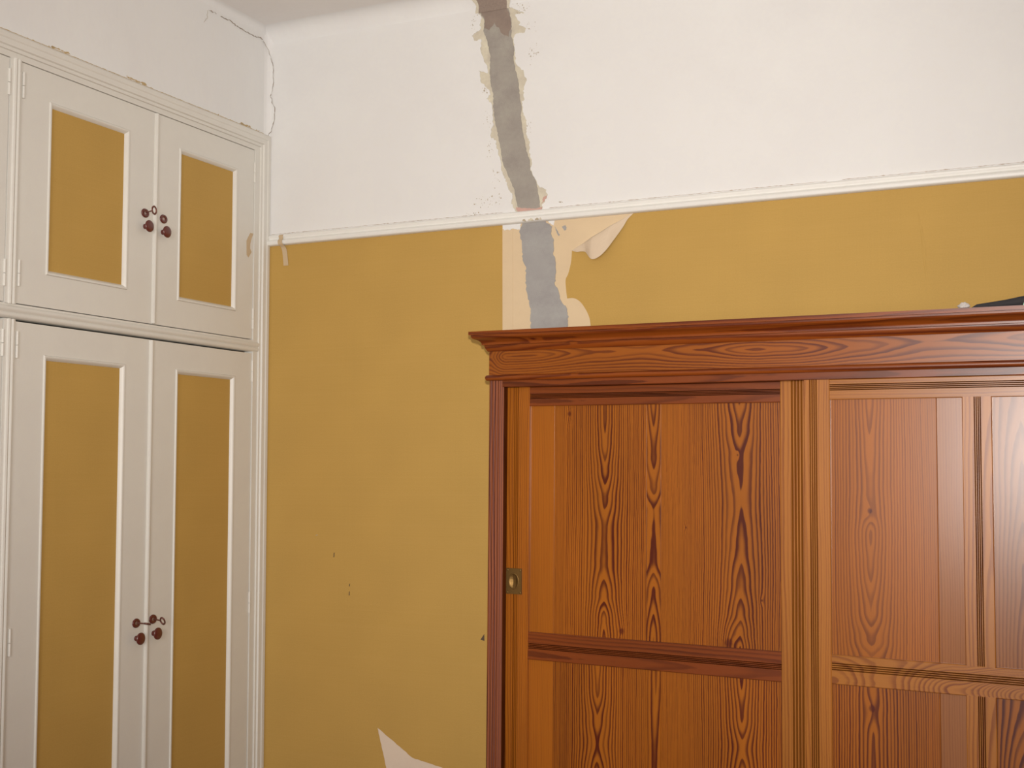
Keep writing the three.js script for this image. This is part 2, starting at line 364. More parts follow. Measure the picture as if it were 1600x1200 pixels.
// stripped strip under the rail: old cream paint, then the torn wallpaper
tag(mesh('cream_undercoat', sheetZ(rect(1.10, 1.80, 1.2, 2.60), null, -0.001, 0.0008), M.cream, WB), 'bare cream wall where the wallpaper is stripped');
const SCRAP = [[0.585, 0.537], [0.618, 0.415], [0.653, 0.278], [0.70, 0.20], [1.20, 0.22], [1.249, 0.342], [1.194, 0.380], [1.027, 0.388], [0.892, 0.404], [0.751, 0.431]];
tag(mesh('bare_plaster', sheetZ(rect(0.5, 1.3, 0.15, 0.6), null, -0.001, 0.0006), M.barePaper, WB), 'pale bare patch where the wallpaper is torn off low down');
tag(mesh('wallpaper', sheetZ(rect(0, 1.155, 0.13, 2.60), [jagged(SCRAP.filter((q) => q[0] < 1.15).concat([[1.14, 0.21], [1.14, 0.383]]).sort((a, b) => Math.atan2(a[1] - 0.33, a[0] - 0.82) - Math.atan2(b[1] - 0.33, b[0] - 0.82)), 0.012, 0.0012, 12)], -0.001, 0.0014), M.wallpaper, WB), 'ochre textile wallpaper between cupboard and stripped seam');
const TEAR = [[1.722, 2.60], [1.715, 2.582], [1.457, 2.453], [1.453, 2.409], [1.440, 2.361], [1.430, 2.341], [1.432, 2.292], [1.436, 2.265], [1.462, 2.265], [1.488, 2.251], [1.513, 2.218], [1.528, 2.186], [1.533, 2.159], [1.536, 2.10], [1.50, 1.9], [1.30, 1.6], [1.155, 1.4], [1.155, 0.13]];
{
  const c = new THREE.CatmullRomCurve3(TEAR.slice(2, 7).map(([x, y]) => new THREE.Vector3(x, y, 0))).getPoints(24).map((v) => [v.x, v.y]);
  const e = new THREE.CatmullRomCurve3(TEAR.slice(7, 14).map(([x, y]) => new THREE.Vector3(x, y, 0))).getPoints(28).map((v) => [v.x, v.y]);
  const o = [...TEAR.slice(0, 2), ...c, ...e, ...TEAR.slice(14), [RX, 0.13], [RX, 2.60]];
  tag(mesh('wallpaper', sheetZ(o, null, -0.001, 0.0014), M.wallpaper, WB), 'ochre textile wallpaper with torn edge, right of the crack');
}
// the corner of paper that has peeled and curls over, showing its pale back
{
  const A = [1.722, 2.586], B = [1.457, 2.453];
  const E = new THREE.CatmullRomCurve3([[1.722, 2.586], [1.690, 2.556], [1.675, 2.530], [1.639, 2.478], [1.610, 2.439], [1.580, 2.414], [1.558, 2.407], [1.547, 2.410], [1.533, 2.424], [1.518, 2.441], [1.500, 2.445], [1.478, 2.445], [1.457, 2.453]].map(([x, y]) => new THREE.Vector3(x, y, 0)));
  const f = (u, v) => {
    const e = E.getPoint(u), fx = A[0] + (B[0] - A[0]) * Math.pow(u, 0.85), fy = A[1] + (B[1] - A[1]) * Math.pow(u, 0.85);
    const w = Math.hypot(e.x - fx, e.y - fy), z = 0.0022 + Math.min(0.032, 0.36 * w) * Math.pow(Math.sin(Math.PI * Math.pow(v, 0.42) * 0.86), 0.7) + 0.12 * w * v * (0.3 + 0.7 * Math.sin(u * 3.0)) ;
    return [fx + (e.x - fx) * v, fy + (e.y - fy) * v, z];
  };
  tag(mesh('wallpaper_flap', bentSheet(40, 16, f, 0.0012), mottled([0.62, 0.50, 0.365], 0.04, 0.3, 77, 0.85), WB), 'peeled wallpaper corner curling over, pale backing showing');
}
// faint vertical fold in the paper further right
mesh('paper_fold', bentSheet(24, 6, (u, v) => { const x = 2.753 + 0.042 * u + 0.004 * Math.sin(u * 5), y = 2.52 - 0.34 * u, w = 0.007 * Math.sin(Math.PI * clamp(u, 0.02, 0.98)); return [x + (v - 0.5) * 2 * w, y, 0.0012 + 0.0022 * Math.sin(Math.PI * v) * Math.sin(Math.PI * u)]; }, 0.0006), M.wallpaper, WB);
// daubs of white paint left under the rail
for (const [pts, sd] of [[[[1.158, 2.600], [1.237, 2.600], [1.235, 2.554], [1.204, 2.561], [1.189, 2.556], [1.173, 2.559], [1.165, 2.556], [1.158, 2.563]], 14], [[[1.350, 2.600], [1.388, 2.600], [1.381, 2.558], [1.369, 2.564], [1.362, 2.570]], 15]])
  mesh('white_daub', sheetZ(jagged(pts, 0.006, 0.002, sd), null, 0, 0.0028), M.whiteWall, WB);
mesh('cement_smear', sheetZ(jagged([[1.415, 2.553], [1.432, 2.556], [1.434, 2.54], [1.424, 2.534]], 0.004, 0.002, 16), null, 0, 0.0012), M.cementLower, WB);
mesh('cement_smear', sheetZ(jagged([[1.385, 2.555], [1.392, 2.53], [1.400, 2.515], [1.405, 2.519], [1.394, 2.54]], 0.004, 0.0015, 17), null, 0, 0.0012), M.cementLower, WB);
// seam line of the old paper in the stripped strip
mesh('paper_ridge', sheetZ(jagged(rect(1.2, 1.2016, 2.1, 2.555), 0.02, 0.0004, 18), null, 0, 0.0018), M.cream, WB);

// small chips and specks beside the crack (nobody could count them)
function chips(name, list, parent, mat, seed, onX) {
  const r = rng(seed), gs = [];
  for (const [cx, cy, sx, sy, n] of list) for (let i = 0; i < n; i++) {
    const x = cx + (r() + r() - 1) * sx, y = cy + (r() + r() - 1) * sy, s = 0.0008 + 0.0028 * r() * r(), k = 4 + Math.floor(r() * 4), pts = [];
    for (let j = 0; j < k; j++) { const a = j / k * Math.PI * 2; pts.push([x + Math.cos(a) * s * (0.5 + r()), y + Math.sin(a) * s * (0.5 + r())]); }
    gs.push(onX ? sheetX(pts, null, 0, 0.0007) : sheetZ(pts, null, 0.0028, 0.0035));
  }
  return tag(mesh(name, mergeGeometries(gs), mat, parent), null, null, null, 'stuff');
}
chips('chipped_specks', [[1.29, 3.27, 0.03, 0.05, 26], [1.25, 3.46, 0.05, 0.03, 22], [1.28, 3.37, 0.03, 0.04, 12], [1.03, 3.44, 0.02, 0.04, 14], [1.07, 3.14, 0.02, 0.02, 12], [1.09, 3.02, 0.02, 0.06, 14], [1.10, 2.90, 0.02, 0.05, 14], [1.13, 2.78, 0.03, 0.05, 12], [1.09, 2.68, 0.08, 0.03, 34], [1.28, 2.97, 0.02, 0.04, 10], [1.41, 2.65, 0.015, 0.004, 8], [1.02, 2.635, 0.05, 0.008, 16]], WB, M.chip, 91);
// scuffs and nicks in the wallpaper
for (const [x, y, h] of [[0.367, 1.237, 0.020], [0.444, 1.079, 0.018], [0.445, 1.114, 0.012]])
  mesh('nick', sheetZ([[x - 0.0022, y - h / 2], [x + 0.002, y - h / 2 + 0.001], [x + 0.0025, y + h / 2], [x - 0.0012, y + h / 2 - 0.002]], null, 0, 0.0019), M.nick, WB);
mesh('nick', sheetZ([[1.058, 0.922], [1.075, 0.918], [1.074, 0.944]], null, 0, 0.003), M.nick, WB);
mesh('nick', sheetZ([[0.272, 1.316], [0.282, 1.317], [0.285, 1.320], [0.278, 1.320]], null, 0, 0.0018), M.chip, WB);

// left wall: header above the cupboard, the rest towards the window
const CUP_END = 2.92;
{
  const r = 0.03, prof = [[-0.75, 3.062], [0, 3.062], [0, CEIL - r], ...arc(r, CEIL - r, r, Math.PI, Math.PI / 2, 6), [r, CEIL + 0.001], [-0.75, CEIL + 0.001]];
  const header = prism(prof, 'z', -0.001, CUP_END, 0.6);
  const WL = struct('wall_left', header, M.whiteWall, 'white wall above the built-in cupboard, cracked at the corner', 'wall');
  mesh('wall_return', box(-0.75, 0, 0, CEIL, CUP_END, RZ), M.whiteWall, WL);
  mesh('wallpaper', box(-0.001, 0.0015, 0.13, 2.6, CUP_END, RZ), M.wallpaper, WL);
  mesh('niche_back', box(-0.8, -0.72, 0, 3.1, 0, CUP_END), M.whiteWall, WL);
  const R = 0.034;
  mesh('rounded_corner', prism([[-0.002, -0.002], [R, -0.002], ...arc(R, R, R, -Math.PI / 2, -Math.PI, 8).map(([a, b]) => [a, b]), [-0.002, R]], 'y', 3.066, CEIL, 0.6), M.whiteWall, WL);
  // crack that follows the cove and then the corner
  mesh('crack', strip([[0.004, 3.506, 0.424], [0.003, 3.508, 0.37]], [1, 0, 0], 0.0045, 20), M.crack, WL);
  mesh('crack', strip([[0.002, 3.507, 0.345], [0.002, 3.510, 0.28], [0.002, 3.500, 0.24], [0.001, 3.498, 0.164], [0.001, 3.497, 0.109], [0.002, 3.502, 0.066], [0.004, 3.498, 0.052]], [1, 0, 0], 0.0042, 21, 0.002), M.crack, WL);
  mesh('crack', strip([[0.004, 3.497, 0.05], [0.006, 3.480, 0.030], [0.012, 3.455, 0.014], [0.020, 3.42, 0.0065], [0.028, 3.394, 0.004], [0.030, 3.313, 0.0035], [0.022, 3.268, 0.006]], [0.6, 0, 0.8], 0.0038, 22, 0.0022), M.crack, WL);
  mesh('crack', strip([[0.022, 3.268, 0.006], [0.017, 3.250, 0.0085], [0.025, 3.24, 0.0055], [0.024, 3.222, 0.0055], [0.038, 3.201, 0.0035], [0.036, 3.144, 0.0035], [0.023, 3.096, 0.006], [0.012, 3.075, 0.012]], [0.45, 0, 0.9], 0.0042, 23, 0.0022), M.crack, WL);
  mesh('crack', strip([[0.001, 3.5, 0.43], [0.001, 3.468, 0.428], [0.001, 3.445, 0.45]], [1, 0, 0], 0.0018, 24), M.chip, WL);
  mesh('gap_line', strip(Array.from({ length: 30 }, (_, i) => [0.001, 3.0805, 0.03 + i * 0.0985]), [1, 0, 0], 0.0060, 25, 0.0006, 0.0016), M.bareWood, WL);
  for (const [z, y, w, h, sd] of [[1.235, 3.087, 0.10, 0.006, 26], [0.84, 3.088, 0.11, 0.006, 27], [0.165, 3.087, 0.085, 0.007, 28]]) mesh('flaked_paint', sheetX(jagged([[z - w / 2, y - h / 2], [z + w / 2, y - h / 2], [z + w * 0.3, y + h / 2], [z - w * 0.1, y + h * 0.1], [z - w * 0.4, y + h * 0.6]], 0.008, 0.0025, sd), null, -0.001, 0.0009), M.bareWood, WL);
  chips('flaked_paint', [[-1, 0, 0, 0, 0], [1.27, 3.079, 0.05, 0.006, 16], [0.86, 3.084, 0.07, 0.007, 18], [0.33, 3.082, 0.03, 0.005, 8], [0.17, 3.080, 0.05, 0.004, 14], [0.06, 3.084, 0.03, 0.006, 8]], WL, M.bareWood, 93, true);
}
{
  const w = struct('wall_right', box(RX, RX + 0.2, 0, CEIL, 0, RZ), M.whiteWall, 'right-hand wall, papered ochre below the rail, outside the picture', 'wall');
  mesh('wallpaper', box(RX - 0.0015, RX + 0.001, 0.13, 2.6, 0, RZ), M.wallpaper, w);
}
{
  const g = sheetZ(rect(-0.75, RX + 0.2, 0, CEIL), [rect(WIN.x0, WIN.x1, WIN.y0, WIN.y1)], RZ, RZ + 0.25);
  const wf = struct('wall_front', g, M.whiteWall, 'papered wall with the window, behind the photographer', 'wall');
  mesh('wallpaper', sheetZ(rect(0, RX, 0.13, 2.6), [rect(WIN.x0 - 0.08, WIN.x1 + 0.08, WIN.y0 - 0.05, 2.595)], RZ - 0.0015, RZ + 0.001), M.wallpaper, wf);
  const fr = sheetZ(rect(WIN.x0, WIN.x1, WIN.y0, WIN.y1), [rect(WIN.x0 + 0.06, (WIN.x0 + WIN.x1) / 2 - 0.03, WIN.y0 + 0.06, WIN.y1 - 0.06), rect((WIN.x0 + WIN.x1) / 2 + 0.03, WIN.x1 - 0.06, WIN.y0 + 0.06, WIN.y1 - 0.06)], RZ + 0.02, RZ + 0.08);
  const w = struct('window_1', fr, M.trim, 'white two-leaf window behind the photographer', 'window');
  const glass = new THREE.MeshPhysicalMaterial({ color: 0xffffff, transmission: 1, thickness: 0, roughness: 0.02 });
  mesh('pane', box(WIN.x0 + 0.05, (WIN.x0 + WIN.x1) / 2 - 0.02, WIN.y0 + 0.05, WIN.y1 - 0.05, RZ + 0.046, RZ + 0.05), glass, w);
  mesh('pane', box((WIN.x0 + WIN.x1) / 2 + 0.02, WIN.x1 - 0.05, WIN.y0 + 0.05, WIN.y1 - 0.05, RZ + 0.046, RZ + 0.05), glass, w);
}
struct('baseboard_back', prism([[0, 0], [0.018, 0], [0.018, 0.11], [0.012, 0.125], [0, 0.13]], 'x', 0, RX), M.trim, 'white baseboard along the papered back wall', 'baseboard');

// moulded rail between white plaster and wallpaper
{
  const p = [[0, 2.578], [0.014, 2.578], [0.020, 2.5795], [0.0245, 2.584], [0.026, 2.590], [0.0245, 2.596], [0.0195, 2.6005], [0.0135, 2.6025], [0.0115, 2.606], [0.0125, 2.610], [0.0165, 2.6135], [0.018, 2.6175], [0.0165, 2.622], [0.012, 2.6255], [0.006, 2.627], [0, 2.627]];
  const t = struct('trim_1', prism(p, 'x', 0.0, RX, 0.7), M.trim, 'white moulded rail running along the back wall above the wallpaper', 'rail');
  const dirt = new THREE.MeshStandardMaterial({ color: new THREE.Color(0.42, 0.35, 0.29), roughness: 1 });
  for (const [a, b, sd] of [[0.02, 1.16, 51], [1.36, 2.45, 52], [2.5, 3.4, 53]]) mesh('gap_line', strip([[a, 2.6305, 0.0032], [(a + b) / 2, 2.6308, 0.0032], [b, 2.6303, 0.0032]], [0, 0, 1], 0.0042, sd, 0.0004, 0.001), dirt, t);
  const bits = [[1.262, 0.014], [1.292, 0.022], [1.318, 0.016], [1.333, 0.008]];
  bits.forEach(([x, w], i) => mesh('flaked_paint', sheetZ(jagged([[x - w / 2, 2.582], [x + w / 2, 2.5815], [x + w / 2 - 0.002, 2.588], [x, 2.5915], [x - w / 2, 2.587]], 0.004, 0.0015, 30 + i), null, 0.0215, 0.0266), i % 2 ? M.plaster : M.chip, t));
}

/* ------------------------------------------------------------------ built-in cupboard */
{
  const C = thing('built_in_cupboard', 'white painted built-in cupboard with ochre door panels on the left wall', 'cupboard');
  const mp = M.cupboardPaint;
  const toX = (z, y, h) => [h, y, z];
  // mouldings round the outside: up the corner, across the top, down the far end
  mesh('casing', sweep([[0.002, 0.0], [0.002, 3.071], [CUP_END, 3.071], [CUP_END, 0.0]].map(([z, y]) => [-z, y]), [[0, 0], [0, 0.020], [0.006, 0.024], [0.022, 0.024], [0.026, 0.021], [0.044, 0.019], [0.047, 0.012], [0.058, 0.012], [0.060, 0.0]], false, (a, b, h) => [h, b, -a], 0.5), mp, C);
  mesh('jamb', box(-0.04, 0.005, 0, 3.02, 0.058, 0.094), mp, C);
  mesh('jamb', box(-0.04, 0.005, 0, 3.02, CUP_END - 0.094, CUP_END - 0.058), mp, C);
  mesh('head_rail', box(-0.04, 0.005, 2.992, 3.02, 0.094, CUP_END - 0.094), mp, C);
  mesh('plinth', box(-0.04, 0.0, 0, 0.10, 0.094, CUP_END - 0.094), mp, C);
  // upright between the two pairs of doors, reeded
  for (const [y0, y1] of [[0.1, 2.104], [2.155, 2.993]])
    mesh('mullion', prism([[-0.04, 1.408], [0.004, 1.408], [0.004, 1.414], [0.010, 1.417], [0.012, 1.422], [0.010, 1.427], [0.006, 1.429], [0.010, 1.432], [0.012, 1.437], [0.010, 1.442], [0.004, 1.444], [0.004, 1.456], [-0.04, 1.456]], 'y', y0, y1, 0.7), mp, C);
  // moulded cross rail
  mesh('cross_rail', prism([[-0.04, 2.107], [0.004, 2.107], [0.009, 2.110], [0.0115, 2.116], [0.010, 2.122], [0.007, 2.1255], [0.010, 2.129], [0.014, 2.134], [0.014, 2.141], [0.010, 2.146], [0.004, 2.149], [0.004, 2.156], [-0.04, 2.156]], 'z', 0.062, CUP_END - 0.062, 0.7), mp, C);
  mesh('carcass', mergeGeometries([box(-0.7, -0.05, 0, 3.02, 0.03, 0.05), box(-0.7, -0.05, 0, 3.02, CUP_END - 0.05, CUP_END - 0.03), box(-0.7, -0.68, 0, 3.02, 0.03, CUP_END - 0.03), box(-0.68, -0.05, 2.12, 2.145, 0.05, CUP_END - 0.05), box(-0.68, -0.05, 3.0, 3.02, 0.05, CUP_END - 0.05), box(-0.68, -0.05, 0.07, 0.09, 0.05, CUP_END - 0.05), box(-0.68, -0.05, 0.1, 3.0, 1.42, 1.444)]), M.inside, C);

  const knobGeo = (() => { const g = new THREE.LatheGeometry(V2([[0.0, 0], [0.010, 0], [0.0105, 0.003], [0.008, 0.006], [0.0078, 0.010], [0.012, 0.015], [0.0195, 0.0185], [0.0228, 0.0215], [0.0230, 0.0245], [0.0200, 0.0275], [0.012, 0.0295], [0, 0.0302]]), 28); g.rotateZ(-Math.PI / 2); return g; })();
  const plateGeo = (() => { const g = new THREE.LatheGeometry(V2([[0.0055, 0], [0.0155, 0], [0.0165, 0.0015], [0.0155, 0.004], [0.0125, 0.0055], [0.0085, 0.005], [0.0055, 0.003]]), 28); g.scale(1.08, 1.1, 1.3); g.rotateZ(-Math.PI / 2); return g; })();
  const slotGeo = (() => { const g = new THREE.CylinderGeometry(0.0085, 0.0085, 0.002, 18); g.rotateZ(-Math.PI / 2); g.translate(0.0012, 0, 0); return mergeGeometries([g, box(0, 0.0022, -0.010, 0, -0.002, 0.002)]); })();
  const hingeGeo = mergeGeometries([(() => { const g = new THREE.CylinderGeometry(0.0052, 0.0052, 0.046, 12); g.translate(0, 0.0235, 0); return g; })(), (() => { const g = new THREE.CylinderGeometry(0.0052, 0.0052, 0.042, 12); g.translate(0, -0.0225, 0); return g; })()]);

  function door(z0, z1, y0, y1, pz0, pz1, py0, py1, o) {
    const d = mesh('door', sheetX(rect(z0, z1, y0, y1), [rect(pz0 - 0.014, pz1 + 0.014, py0 - 0.014, py1 + 0.014)], -0.03, 0), mp, C);
    mesh('panel', sheetX(rect(pz0 - 0.0135, pz1 + 0.0135, py0 - 0.0135, py1 + 0.0135), null, -0.024, -0.009), M.wallpaper, d);
    // bead round the panel: stands proud of the door, slopes in to the paper
    mesh('panel_bead', sweep([[pz0 - 0.018, py0 - 0.018], [pz0 - 0.018, py1 + 0.018], [pz1 + 0.018, py1 + 0.018], [pz1 + 0.018, py0 - 0.018]].map(([z, y]) => [-z, y]), [[0, -0.001], [0.0004, 0.0025], [0.0022, 0.0048], [0.005, 0.0054], [0.0085, 0.0044], [0.0105, 0.002], [0.0165, -0.0055], [0.018, -0.0095], [0.003, -0.0095]].map(([a, h]) => [a, h]), true, (a, b, h) => [h, b, -a], 0.6), mp, d);
    if (o.bead) mesh('meeting_bead', prism([[0, z0 - 0.011], [0.006, z0 - 0.011], [0.0095, z0 - 0.007], [0.0105, z0 - 0.002], [0.0095, z0 + 0.003], [0.006, z0 + 0.007], [0, z0 + 0.007]], 'y', y0 + 0.002, y1 - 0.002, 0.8), mp, d);
    if (o.knob) { const k = mesh('knob', knobGeo, M.bakelite, d); k.position.set(0, o.knob[1], o.knob[0]); tag(k, 'dark brown mushroom knob'); }
    if (o.esc) {
      const e = mesh('escutcheon', plateGeo, M.bakelite, d); e.position.set(0, o.esc[1], o.esc[0]); tag(e, 'dark brown oval keyhole plate');
      const s = mesh('keyhole', slotGeo, M.keyholeSteel, d); s.position.set(0, o.esc[1], o.esc[0]);
    }
    for (const [z, y] of o.hinges || []) { const h = mesh('hinge', hingeGeo, mp, d); h.position.set(0.003, y, z); }
    return d;
  }
  const zr0 = 0.096, zr1 = 0.724, zl0 = 0.728, zl1 = 1.406;
  const lowB = 0.30;
  // upper pair
  tag(door(zl0, zl1, 2.160, 2.990, 0.893, 1.259, 2.292, 2.868, { bead: true, knob: [0.781, 2.532], esc: [0.782, 2.584], hinges: [[1.398, 2.910], [1.398, 2.262]] }), 'wide upper door with a key in its lock');
  tag(door(zr0, zr1, 2.160, 2.990, 0.232, 0.570, 2.287, 2.866, { knob: [0.680, 2.527], esc: [0.677, 2.580], hinges: [[0.094, 2.890], [0.094, 2.248]] }), 'upper door next to the corner');
  // lower pair
  tag(door(zl0 + 0.008, zl1, 0.105, 2.098, 0.893, 1.259, lowB, 1.976, { bead: true, knob: [0.787, 0.964], esc: [0.789, 1.021], hinges: [[1.398, 2.018], [1.398, 1.024]] }), 'tall lower door at the left');
  tag(door(zr0, zr1 + 0.008, 0.105, 2.098, 0.232, 0.570, lowB, 1.976, { knob: [0.692, 0.972], esc: [0.697, 1.026], hinges: [[0.094, 2.02], [0.094, 1.03]] }), 'tall lower door next to the corner');
  // the second bay, mostly outside the picture
  for (const [a, b, p, q, k] of [[1.459, 2.138, 1.61, 1.98, 2.07], [2.142, CUP_END - 0.096, 2.30, 2.66, 2.20]]) {
    const hz = p < 2 ? 1.460 : CUP_END - 0.094;
    door(a, b, 2.160, 2.990, p, q, 2.290, 2.867, { bead: p > 2, knob: [k, 2.53], esc: [k, 2.584], hinges: [[hz, 2.905], [hz, 2.255]] });
    door(a, b, 0.105, 2.098, p, q, lowB, 1.976, { bead: p > 2, knob: [k, 0.965], esc: [k, 1.022], hinges: [[hz, 2.02], [hz, 1.03]] });
  }
  // nicks: bolt at the meeting edge, a few bare spots
  mesh('bolt_plate', box(0, 0.0015, 2.560, 2.590, 0.714, 0.7165), M.keyholeSteel, C);
  baseAt(C, 0, 0, 1.46);
}

// keys left in three locks: shank and bow
function key(name, label, z, y, turn, droop) {
  const K = thing(name, label, 'key', 'keys in the cupboard locks');
  const sh = new THREE.CylinderGeometry(0.0026, 0.0026, 0.034, 12); sh.rotateZ(Math.PI / 2); sh.translate(0.020, 0, 0);
  const col = new THREE.CylinderGeometry(0.0042, 0.0042, 0.004, 14); col.rotateZ(Math.PI / 2); col.translate(0.010, 0, 0);
  mesh('shank', mergeGeometries([sh, col]), M.oldBronze, K);
  const bow = new THREE.TorusGeometry(0.0120, 0.0032, 10, 28); bow.scale(0.82, 1.2, 1); bow.translate(0.045, 0, 0);
  mesh('bow', bow, M.oldBronze, K);
  K.rotation.set(turn, 0, droop);
  K.position.set(0.002, y, z);
  return K;
}
key('key', 'small dark key in the upper cupboard door lock', 0.782, 2.586, 0.15, 0.12);
key('key_001', 'dark key turned sideways in the left tall lower door lock', 0.789, 1.022, 1.35, -0.25);
key('key_002', 'dark key in the tall lower door lock nearest the corner', 0.697, 1.027, 0.5, -0.15);

/* ------------------------------------------------------------------ strips of masking tape */
{
  const g = sheetX([[0.118, 2.621], [0.096, 2.622], [0.108, 2.600], [0.117, 2.575], [0.119, 2.553], [0.107, 2.539], [0.129, 2.513], [0.142, 2.522], [0.144, 2.583], [0.133, 2.600]], null, 0.0002, 0.0012);
  tag(mesh('masking_tape', g, M.tape), 'curved scrap of tan masking tape on the upper cupboard door', 'tape');
  // drapes over the rail and hangs on the paper
  const path = new THREE.CatmullRomCurve3([[0.090, 2.624, 0.0135], [0.090, 2.6175, 0.0192], [0.091, 2.606, 0.018], [0.091, 2.596, 0.0262], [0.092, 2.588, 0.0275], [0.093, 2.580, 0.0245], [0.096, 2.572, 0.012], [0.099, 2.558, 0.004], [0.105, 2.515, 0.0030], [0.108, 2.488, 0.0030]].map((q) => new THREE.Vector3(...q)));
  const g2 = bentSheet(4, 36, (u, v) => { const p = path.getPoint(1 - v), w = 0.0125 - 0.002 * v; return [p.x + (u - 0.5) * 2 * w, p.y, p.z + 0.001]; }, 0.0006);
  tag(mesh('masking_tape_001', g2, M.tape), 'short tan tape strip hanging over the wall rail by the corner', 'tape');
}

/* ------------------------------------------------------------------ pine wardrobe with sliding doors */
const WR = thing('wardrobe', 'varnished pine wardrobe with moulded cornice and two sliding panelled doors', 'wardrobe');
WR.rotation.set(0, -0.0498, -0.0104, 'YXZ');
WR.position.set(2.2, 1.5, 0.72).add(new THREE.Vector3(0, -1.5, 0).applyEuler(WR.rotation));
{
  const XL = -0.779, XR = 1.352, ZB = -0.60;         // outer sides and back, front plane z = 0
  // reeded board profile: flat board from a to b with n narrow channels between g0 and g1, front at zf, back at zb
  function reeded(a, b, zf, zb, g0, g1, n, swap) {
    const c = 0.002, top = [[a, zb], [a, zf - c], [a + c, zf]], gw = (g1 - g0) / n, e = gw * 0.31;
    for (let i = 0; i < n; i++) { const x = g0 + gw * (i + 0.5); top.push([x - e, zf], [x, zf - 0.0105], [x + e, zf]); }
    top.push([b - c, zf], [b, zf - c], [b, zb]);
    return swap ? top.map(([x, z]) => [z, x]) : top;
  }
  const plain = (a, b, zf, zb, swap) => { const c = 0.0016, p = [[a, zb], [a, zf - c], [a + c, zf], [b - c, zf], [b, zf - c], [b, zb]]; return swap ? p.map(([x, z]) => [z, x]) : p; };
  // --- carcass
  const side = woodMaterial({ w: 0.6, h: 1.9, seed: 40, tone: 'red', res: 0.004 });
  for (const [a, b] of [[XL + 0.002, XL + 0.024], [XR - 0.024, XR - 0.002]]) mesh('side', prism([[a, ZB], [a, -0.02], [b, -0.02], [b, ZB]], 'y', 0.09, 1.99), side, WR);
  mesh('back', prism([[XL + 0.024, ZB], [XR - 0.024, ZB], [XR - 0.024, ZB + 0.012], [XL + 0.024, ZB + 0.012]], 'y', 0.09, 1.99), side, WR);
  mesh('top_board', prism([[ZB, 2.030], [0.0, 2.030], [0.0, 2.050], [ZB, 2.050]], 'x', XL - 0.02, XR + 0.02), side, WR);
  mesh('bottom_board', prism([[ZB, 0.12], [-0.02, 0.12], [-0.02, 0.14], [ZB, 0.14]], 'x', XL + 0.024, XR - 0.024), side, WR);
  const post = woodMaterial({ w: 0.12, h: 1.9, seed: 41, tone: 'cherry', freq: 126, ca: -0.03, d: [[0, 0.02], [1.9, 0.05]], rough: 0.68 });
  const postProf = (a, b, mirror) => { const p = [[a, -0.035], [a, -0.004]], n = 4, w = (b - a - 0.010) / n; for (let i = 0; i < n; i++) for (let k = 0; k <= 4; k++) { const t = k / 4; p.push([a + 0.001 + w * (i + t), -0.004 + 0.0035 * Math.sin(Math.PI * t)]); } p.push([b - 0.004, -0.005], [b, -0.008], [b - 0.001, -0.012], [a + 0.026, -0.035]); return mirror ? p.map(([x, z]) => [a + b - x, z]) : p; };
  mesh('post', prism(postProf(XL, XL + 0.054), 'y', 0.1, 1.892, 0.3), post, WR);
  mesh('post', prism(postProf(XR - 0.054, XR, true), 'y', 0.1, 1.892, 0.3), post, WR);
  mesh('head_rail', prism(plain(1.868, 1.893, -0.004, -0.03, true), 'x', XL + 0.05, XR - 0.05), woodMaterial({ w: 0.06, h: 2.1, seed: 42, tone: 'red', ca: 0.01, d: [[0, 0.03], [2.1, 0.06]] }), WR);
  // --- frieze with its long flame figure, bead and cornice
  const friezeMat = woodMaterial({ w: 0.13, h: 2.2, seed: 43, tone: 'russet', freq: 126, ca: 0.070, wander: 0.01, d: [[0, 0.045], [0.07, 0.006], [0.14, 0.003], [0.42, 0.030], [0.56, 0.035], [0.75, 0.022], [0.93, 0.004], [1.0, 0.010], [1.25, 0.034], [1.45, 0.046], [1.75, 0.036], [2.2, 0.02]], contrast: 0.85 });
  mesh('frieze', prism([[-0.03, 1.900], [0, 1.900], [0, 1.998], [-0.03, 1.998]], 'x', XL, XR), friezeMat, WR);
  mesh('frieze_return', prism([[XL, ZB], [XL, -0.03], [XL + 0.03, -0.03], [XL + 0.03, ZB]], 'y', 1.900, 1.998), side, WR);
  const mould = woodMaterial({ w: 0.16, h: 2.6, seed: 44, tone: 'cherry', contrast: 0.8, freq: 92, ca: 0.05, d: [[0, 0.02], [1.2, 0.05], [2.6, 0.03]], rough: 0.3, knots: [[0.05, 0.80, 0.012, 0.01], [0.03, 0.93, 0.009, 0.008]] });
  const path = [[XL, ZB], [XL, 0], [XR, 0], [XR, ZB]];
  mesh('cornice', sweep(path, [[0, 1.990], [0.003, 1.990], [0.006, 1.9935], [0.0095, 2.000], [0.0125, 2.006], [0.0125, 2.0105], [0.0195, 2.0115], [0.0195, 2.0165], [0.0215, 2.0210], [0.0275, 2.0265], [0.0365, 2.0300], [0.0440, 2.0335], [0.0465, 2.0380], [0.0465, 2.0435], [0.0530, 2.0440], [0.0530, 2.0560], [0, 2.0560]], false, (a, b, h) => [a, h, b], 0.5), mould, WR);
  mesh('bead', sweep(path, [[0, 1.890], [0.006, 1.891], [0.0095, 1.895], [0.0105, 1.900], [0.0095, 1.905], [0.006, 1.909], [0, 1.910]], false, (a, b, h) => [a, h, b], 0.8), mould, WR);
  mesh('plinth', prism(plain(0.10, 0.20, -0.004, -0.03, true), 'x', XL + 0.05, XR - 0.05), mould, WR);
  const footMat = new THREE.MeshStandardMaterial({ color: new THREE.Color(0.17, 0.04, 0.008), roughness: 0.45 });
